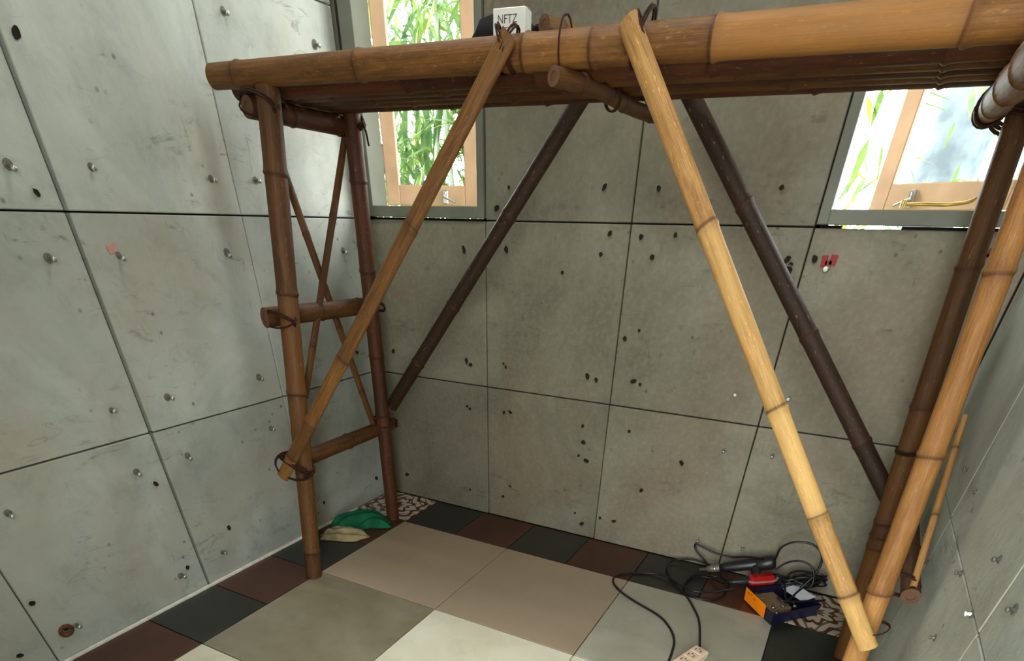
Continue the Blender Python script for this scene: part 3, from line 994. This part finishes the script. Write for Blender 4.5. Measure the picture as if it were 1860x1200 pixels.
lo_a, lo_b = A.lerp(B_, .06), A.lerp(B_, .76)
q = [lo_a + nrm * -.004 + V((0, 0, .006)), lo_b + nrm * -.004 + V((0, 0, .006)), lo_b + nrm * .004 + V((0, 0, .066)), lo_a + nrm * .004 + V((0, 0, .066))]
q = [x + nrm * .003 for x in q]
lm.add(q + [x - nrm * .0015 for x in q], [(0, 1, 2, 3), (7, 6, 5, 4), (0, 4, 5, 1), (1, 5, 6, 2), (2, 6, 7, 3), (3, 7, 4, 0)])
for t0, t1, z0 in ((.12, .22, .7), (.28, .34, .76), (.4, .52, .62)):
    a0, a1 = q[0].lerp(q[1], t0), q[0].lerp(q[1], t1)
    b0, b1 = q[3].lerp(q[2], t0), q[3].lerp(q[2], t1)
    g = nrm * .0006
    lm.add([a0.lerp(b0, z0) + g, a1.lerp(b1, z0) + g, a1.lerp(b1, z0 + .12) + g, a0.lerp(b0, z0 + .12) + g], [(0, 1, 2, 3)], 1)
lm.build('sticker', [M['orange'], M['orange_ink']], tr)

wc = MB()
wc.box((2.172, -.148, .060), (.105, .066, .0015), Matrix.Rotation(math.radians(-40), 3, 'Z') @ Matrix.Rotation(.12, 3, 'X'), 0)
tag(wc.build('card', M['white_card']), 'white card lying in the navy tray under black wire', 'card')
kb = MB()
kb.box((2.085, -.205, .016), (.125, .10, .020), Matrix.Rotation(math.radians(-48), 3, 'Z'), 0, .002)
tag(kb.build('cardboard_pad', M['kraft']), 'flat brown cardboard pad lying under screws inside the navy tray', 'cardboard')
SP = [(2.095, -.262, 1), (2.135, -.232, 1), (2.115, -.296, 1), (2.168, -.205, 1), (2.035, -.225, 1), (2.02, -.205, 1)]
SL = ['bright screw nearest the centre of the navy tray', 'bright screw in the navy tray just left of the black wire', 'bright screw at the front corner of the navy tray',
      'bright screw in the navy tray under the black wire', 'bright screw at the orange sticker inside the tray, right one', 'bright screw at the orange sticker inside the tray, left one']
for (x, y, _), lb_ in zip(SP, SL):
    s_ = MB()
    an = rng.uniform(0, 3.1)
    inside = V((math.cos(an), math.sin(an), .15)).normalized()
    zz = .033
    s_.lathe((x, y, zz), inside, [(-.012, 0), (-.012, .0075), (-.009, .0075), (-.006, .0034), (.016, .003), (.022, .0003)], 10)
    tag(s_.build('screw', M['steel']), lb_, 'screw', 'loose screws in the navy tray')

rt = thing('rotary_tool', (2.03, -.15, 0), 'red bodied rotary tool with black ends resting on the tray edge', 'power tool')
ra, rb = V((1.945, -.170, .058)), V((2.098, -.075, .072))
rv = (rb - ra)
rl = rv.length
rv.normalize()
side = rv.cross(V((0, 0, 1))).normalized()
upv = side.cross(rv)
rm_ = Matrix((rv, side, upv)).transposed()
rbm = MB()
rbm.box(ra + rv * .088, (.116, .060, .046), rm_, 0, .016)
rbm.build('tool_body', M['red_plastic'], rt)
rr = MB()
loop = [ra + rv * (.088 + .058 * math.copysign(abs(math.cos(t)) ** .5, math.cos(t))) + side * .031 * math.copysign(abs(math.sin(t)) ** .5, math.sin(t)) + upv * .006 for t in [i * math.pi / 14 for i in range(28)]]
rr.tube(loop, .0045, 8, closed=True)
rr.build('rim', M['clear_shell'], rt)
rc = MB()
rc.lathe(ra, rv, [(-.045, 0), (-.045, .006), (-.02, .009), (0, .018), (.032, .020)], 14)
rc.build('end_cap', M['black_plastic'], rt)
rc = MB()
rc.lathe(ra, rv, [(.142, 0), (.142, .020), (.165, .017), (.185, .008), (.20, .006), (.20, 0)], 14)
rc.build('nose_cone', M['black_plastic'], rt)
sb_ = MB()
sb_.lathe(ra + rv * .052 + upv * .0195, upv, [(0, .006), (.003, .005), (.0035, 0)], 10)
sb_.build('button', M['steel'], rt)
cord([tuple(ra - rv * .04), (1.880, -.175, .035), (1.846, -.12, .012), (1.790, -.115, .008), (1.745, -.165, .006), (1.737, -.223, .006), (1.757, -.278, .006), (1.802, -.302, .006), (1.858, -.292, .006), (1.898, -.247, .008), (1.905, -.193, .010), (1.90, -.12, .012), (1.84, -.085, .008), (1.76, -.13, .015), (1.74, -.19, .016)], rt)

cc = MB()                                       # the long loose cord and the tangle on the tray
cc.tube(smooth_path([(1.775, -.99, .006), (1.812, -.90, .006), (1.823, -.80, .006), (1.818, -.700, .006), (1.804, -.631, .006), (1.766, -.563, .006), (1.706, -.506, .006), (1.585, -.450, .006), (1.510, -.404, .006), (1.464, -.353, .006),
    (1.455, -.299, .006), (1.493, -.249, .006), (1.566, -.202, .006), (1.639, -.198, .014), (1.724, -.241, .014), (1.794, -.262, .012), (1.871, -.228, .018), (1.93, -.20, .035)], 6), .0046, 8)
tag(cc.build('loose_cable', M['black']), 'long black cable looping across the beige and grey floor tiles', 'cable')
tn = MB()
r2 = random.Random(11)
pts = []
for i in range(34):
    th = i * 1.25
    pts.append((2.185 + math.cos(th) * (.075 + r2.uniform(-.03, .02)), -.082 + math.sin(th * 1.07) * (.034 + r2.uniform(-.012, .012)), .082 + .022 * math.sin(i * .9) + r2.uniform(0, .012)))
tn.tube(smooth_path(pts, 5), .0042, 7)
tn.tube(smooth_path([(2.06, -.10, .11), (2.09, -.10, .15), (2.13, -.105, .172), (2.172, -.11, .168), (2.198, -.12, .14), (2.205, -.135, .10), (2.19, -.15, .08)], 6), .0042, 7)
tn.tube(smooth_path([(2.10, -.22, .062), (2.115, -.245, .06), (2.16, -.23, .06), (2.21, -.20, .062), (2.25, -.17, .060), (2.268, -.145, .055)], 6), .0042, 7)
tn.tube(smooth_path([(2.10, -.10, .08), (2.118, -.16, .066), (2.128, -.21, .058), (2.145, -.235, .058)], 6), .0042, 7)
tn.tube(smooth_path([(2.19, -.09, .075), (2.165, -.15, .064), (2.150, -.20, .06), (2.13, -.25, .058)], 6), .0042, 7)
tag(tn.build('wire_tangle', M['black']), 'tangled black wire heaped on the navy tray by the corner', 'wire')
mp = MB()
mp.lathe((2.075, -.075, .035), (1, -.05, .12), [(0, 0), (0, .016), (.02, .024), (.07, .026), (.11, .022), (.125, .01), (.125, 0)], 14)
tag(mp.build('charger_block', M['black_plastic']), 'black plug block among the cords behind the red tool', 'plug')

# cloths on the left border tiles
def cloth(name, mat, cx, cy, ang, lx, ly, hgt, seed, base, label):
    r3 = random.Random(seed)
    nu, nv = 46, 26
    ca, sa = math.cos(ang), math.sin(ang)
    k1, k2, k3 = r3.uniform(0, 6), r3.uniform(0, 6), r3.uniform(0, 6)
    mb = MB()
    vs, bot = [], []
    for i in range(nu + 1):
        for j in range(nv + 1):
            u, v = i / nu * 2 - 1, j / nv * 2 - 1
            env = max(0.0, 1 - u ** 4) * max(0.0, 1 - v ** 4)
            edge = 1 + .10 * math.sin(3 * u + k1) + .09 * math.sin(5 * v + k2 + 2 * u)
            x, y = u * lx * (1 - .25 * v * v) * edge, v * ly * (1 - .35 * u * u) * edge + .03 * math.sin(2.4 * u + k3) * ly / .1
            fold = abs(math.sin(4.2 * v + 1.3 * math.sin(1.7 * u + k1) + k2)) ** 1.6
            fold2 = abs(math.sin(6.1 * v - 2.2 * u + k3)) ** 2
            z = base + hgt * env * (.12 + .72 * fold + .30 * fold2)
            vs.append(V((cx + x * ca - y * sa, cy + x * sa + y * ca, max(z, base + .002))))
    fs = [(i * (nv + 1) + j, (i + 1) * (nv + 1) + j, (i + 1) * (nv + 1) + j + 1, i * (nv + 1) + j + 1) for i in range(nu) for j in range(nv)]
    mb.add(vs, fs, 0, True)
    mb.add([x - V((0, 0, .0025)) for x in vs], [tuple(reversed(f)) for f in fs], 0, True)
    return tag(mb.build(name, mat), label, 'cloth')
cloth('cloth', M['cloth_beige'], .170, -.585, math.radians(38), .125, .062, .035, 4, .003, 'crumpled beige cloth on the dark border tiles by the left leg')
cloth('cloth', M['cloth_green'], .165, -.445, math.radians(32), .150, .080, .062, 9, .004, 'crumpled green cloth in the back left corner by the bamboo leg')

# ------------------------------------------------------------------ outdoors
ev = MB()                                       # roof overhang above the windows
ev.add([(-.6, .10, 2.74), (3.0, .10, 2.74), (3.0, .70, 2.46), (-.6, .70, 2.46), (-.6, .10, 2.80), (3.0, .10, 2.80), (3.0, .70, 2.50), (-.6, .70, 2.50)],
       [(0, 3, 2, 1), (4, 5, 6, 7), (0, 1, 5, 4), (1, 2, 6, 5), (2, 3, 7, 6), (3, 0, 4, 7)])
struct(ev.build('trim_1', M['sash_edge']))
gm = MB()
gm.box((1.2, 8, -.25), (40, 40, .3))
struct(gm.build('ground', M['earth']))

def leaves(mb, n, x0, x1, y0, y1, z0, z1, seed, ln=(.12, .24), yellow=.3, droop=.5):
    r = random.Random(seed)
    for _ in range(n):
        c = V((r.uniform(x0, x1), r.uniform(y0, y1), r.uniform(z0, z1)))
        az = r.uniform(0, 6.28)
        el = -r.uniform(-.3, 1.2) * droop * 2
        a = V((math.cos(az) * math.cos(el), math.sin(az) * math.cos(el), math.sin(el)))
        s = a.cross(V((r.uniform(-.4, .4), r.uniform(-.4, .4), 1))).normalized()
        L = r.uniform(*ln)
        w = L * r.uniform(.055, .10)
        dn = V((0, 0, -L * .12))
        up = s.cross(a) * w * .25
        p = [c, c + a * L * .3 + s * w + up, c + a * L * .3 - s * w + up, c + a * L * .3 - up * .3, c + a * L * .7 + s * w * .7 + dn * .5, c + a * L * .7 - s * w * .7 + dn * .5, c + a * L + dn]
        mb.add(p, [(0, 3, 1), (0, 2, 3), (1, 3, 4), (3, 2, 5), (4, 3, 5), (4, 5, 6)], 1 if r.random() < yellow else 0, True)

def plant(x, y, n, spread, zr, seed, label, culms=3, yellow=.3, ln=(.12, .24)):
    root = thing('bamboo_plant', (x, y, -.1), label, 'plant')
    r = random.Random(seed)
    for k in range(culms):
        cx, cy = x + r.uniform(-.3, .3) * spread, y + r.uniform(-.15, .25)
        lean = V((r.uniform(-.5, .5), r.uniform(-.1, .3), 0))
        path = [V((cx, cy, -.1)) + lean * (t / 8) ** 2 + V((0, 0, 2.9 * t / 8)) for t in range(9)]
        c = MB()
        c.tube(path, [.022 - .0016 * t for t in range(9)], 10)
        c.build('culm', M['culm_white'], root)
    f = MB()
    leaves(f, n, x - spread, x + spread, y - .25, y + .45, zr[0], zr[1], seed, ln, yellow)
    tag(f.build('foliage', [M['leaf'], M['leaf_yellow']], root), kind='stuff')
    return root
plant(-2.05, 2.75, 1500, .50, (.4, 2.3), 21, 'leafy green bamboo outside the left window, seen at its left edge', yellow=.25)
plant(-.55, 1.60, 2500, .50, (.3, 2.3), 22, 'dense green bamboo clump filling the middle of the left window', yellow=.3)
plant(.42, 1.02, 750, .30, (.3, 2.2), 23, 'yellow green bamboo outside the left window near its open sash', culms=2, yellow=.6)
plant(1.55, 2.0, 420, .5, (.3, 2.6), 24, 'sparse pale bamboo outside the right window beside its left jamb', culms=2, yellow=.6)
plant(2.75, 2.5, 420, .6, (.3, 2.8), 25, 'sparse bamboo outside the right window near the trunk', culms=2, yellow=.5)
tk = thing('tree', (2.18, 3.7, -.1), 'blue grey tree trunk outside the right window', 'tree')
tm = MB()
tm.tube([(2.17, 3.7, -.1), (2.22, 3.7, 1.0), (2.29, 3.72, 1.9), (2.45, 3.75, 2.9), (2.62, 3.8, 4.0)], [.27, .23, .21, .19, .17], 16)
tm.build('trunk', M['bark'], tk)
tm = MB()
tm.tube([(2.31, 3.73, 2.1), (2.05, 3.75, 2.8), (1.7, 3.8, 3.7)], [.09, .07, .05], 12)
tm.build('branch', M['bark'], tk)
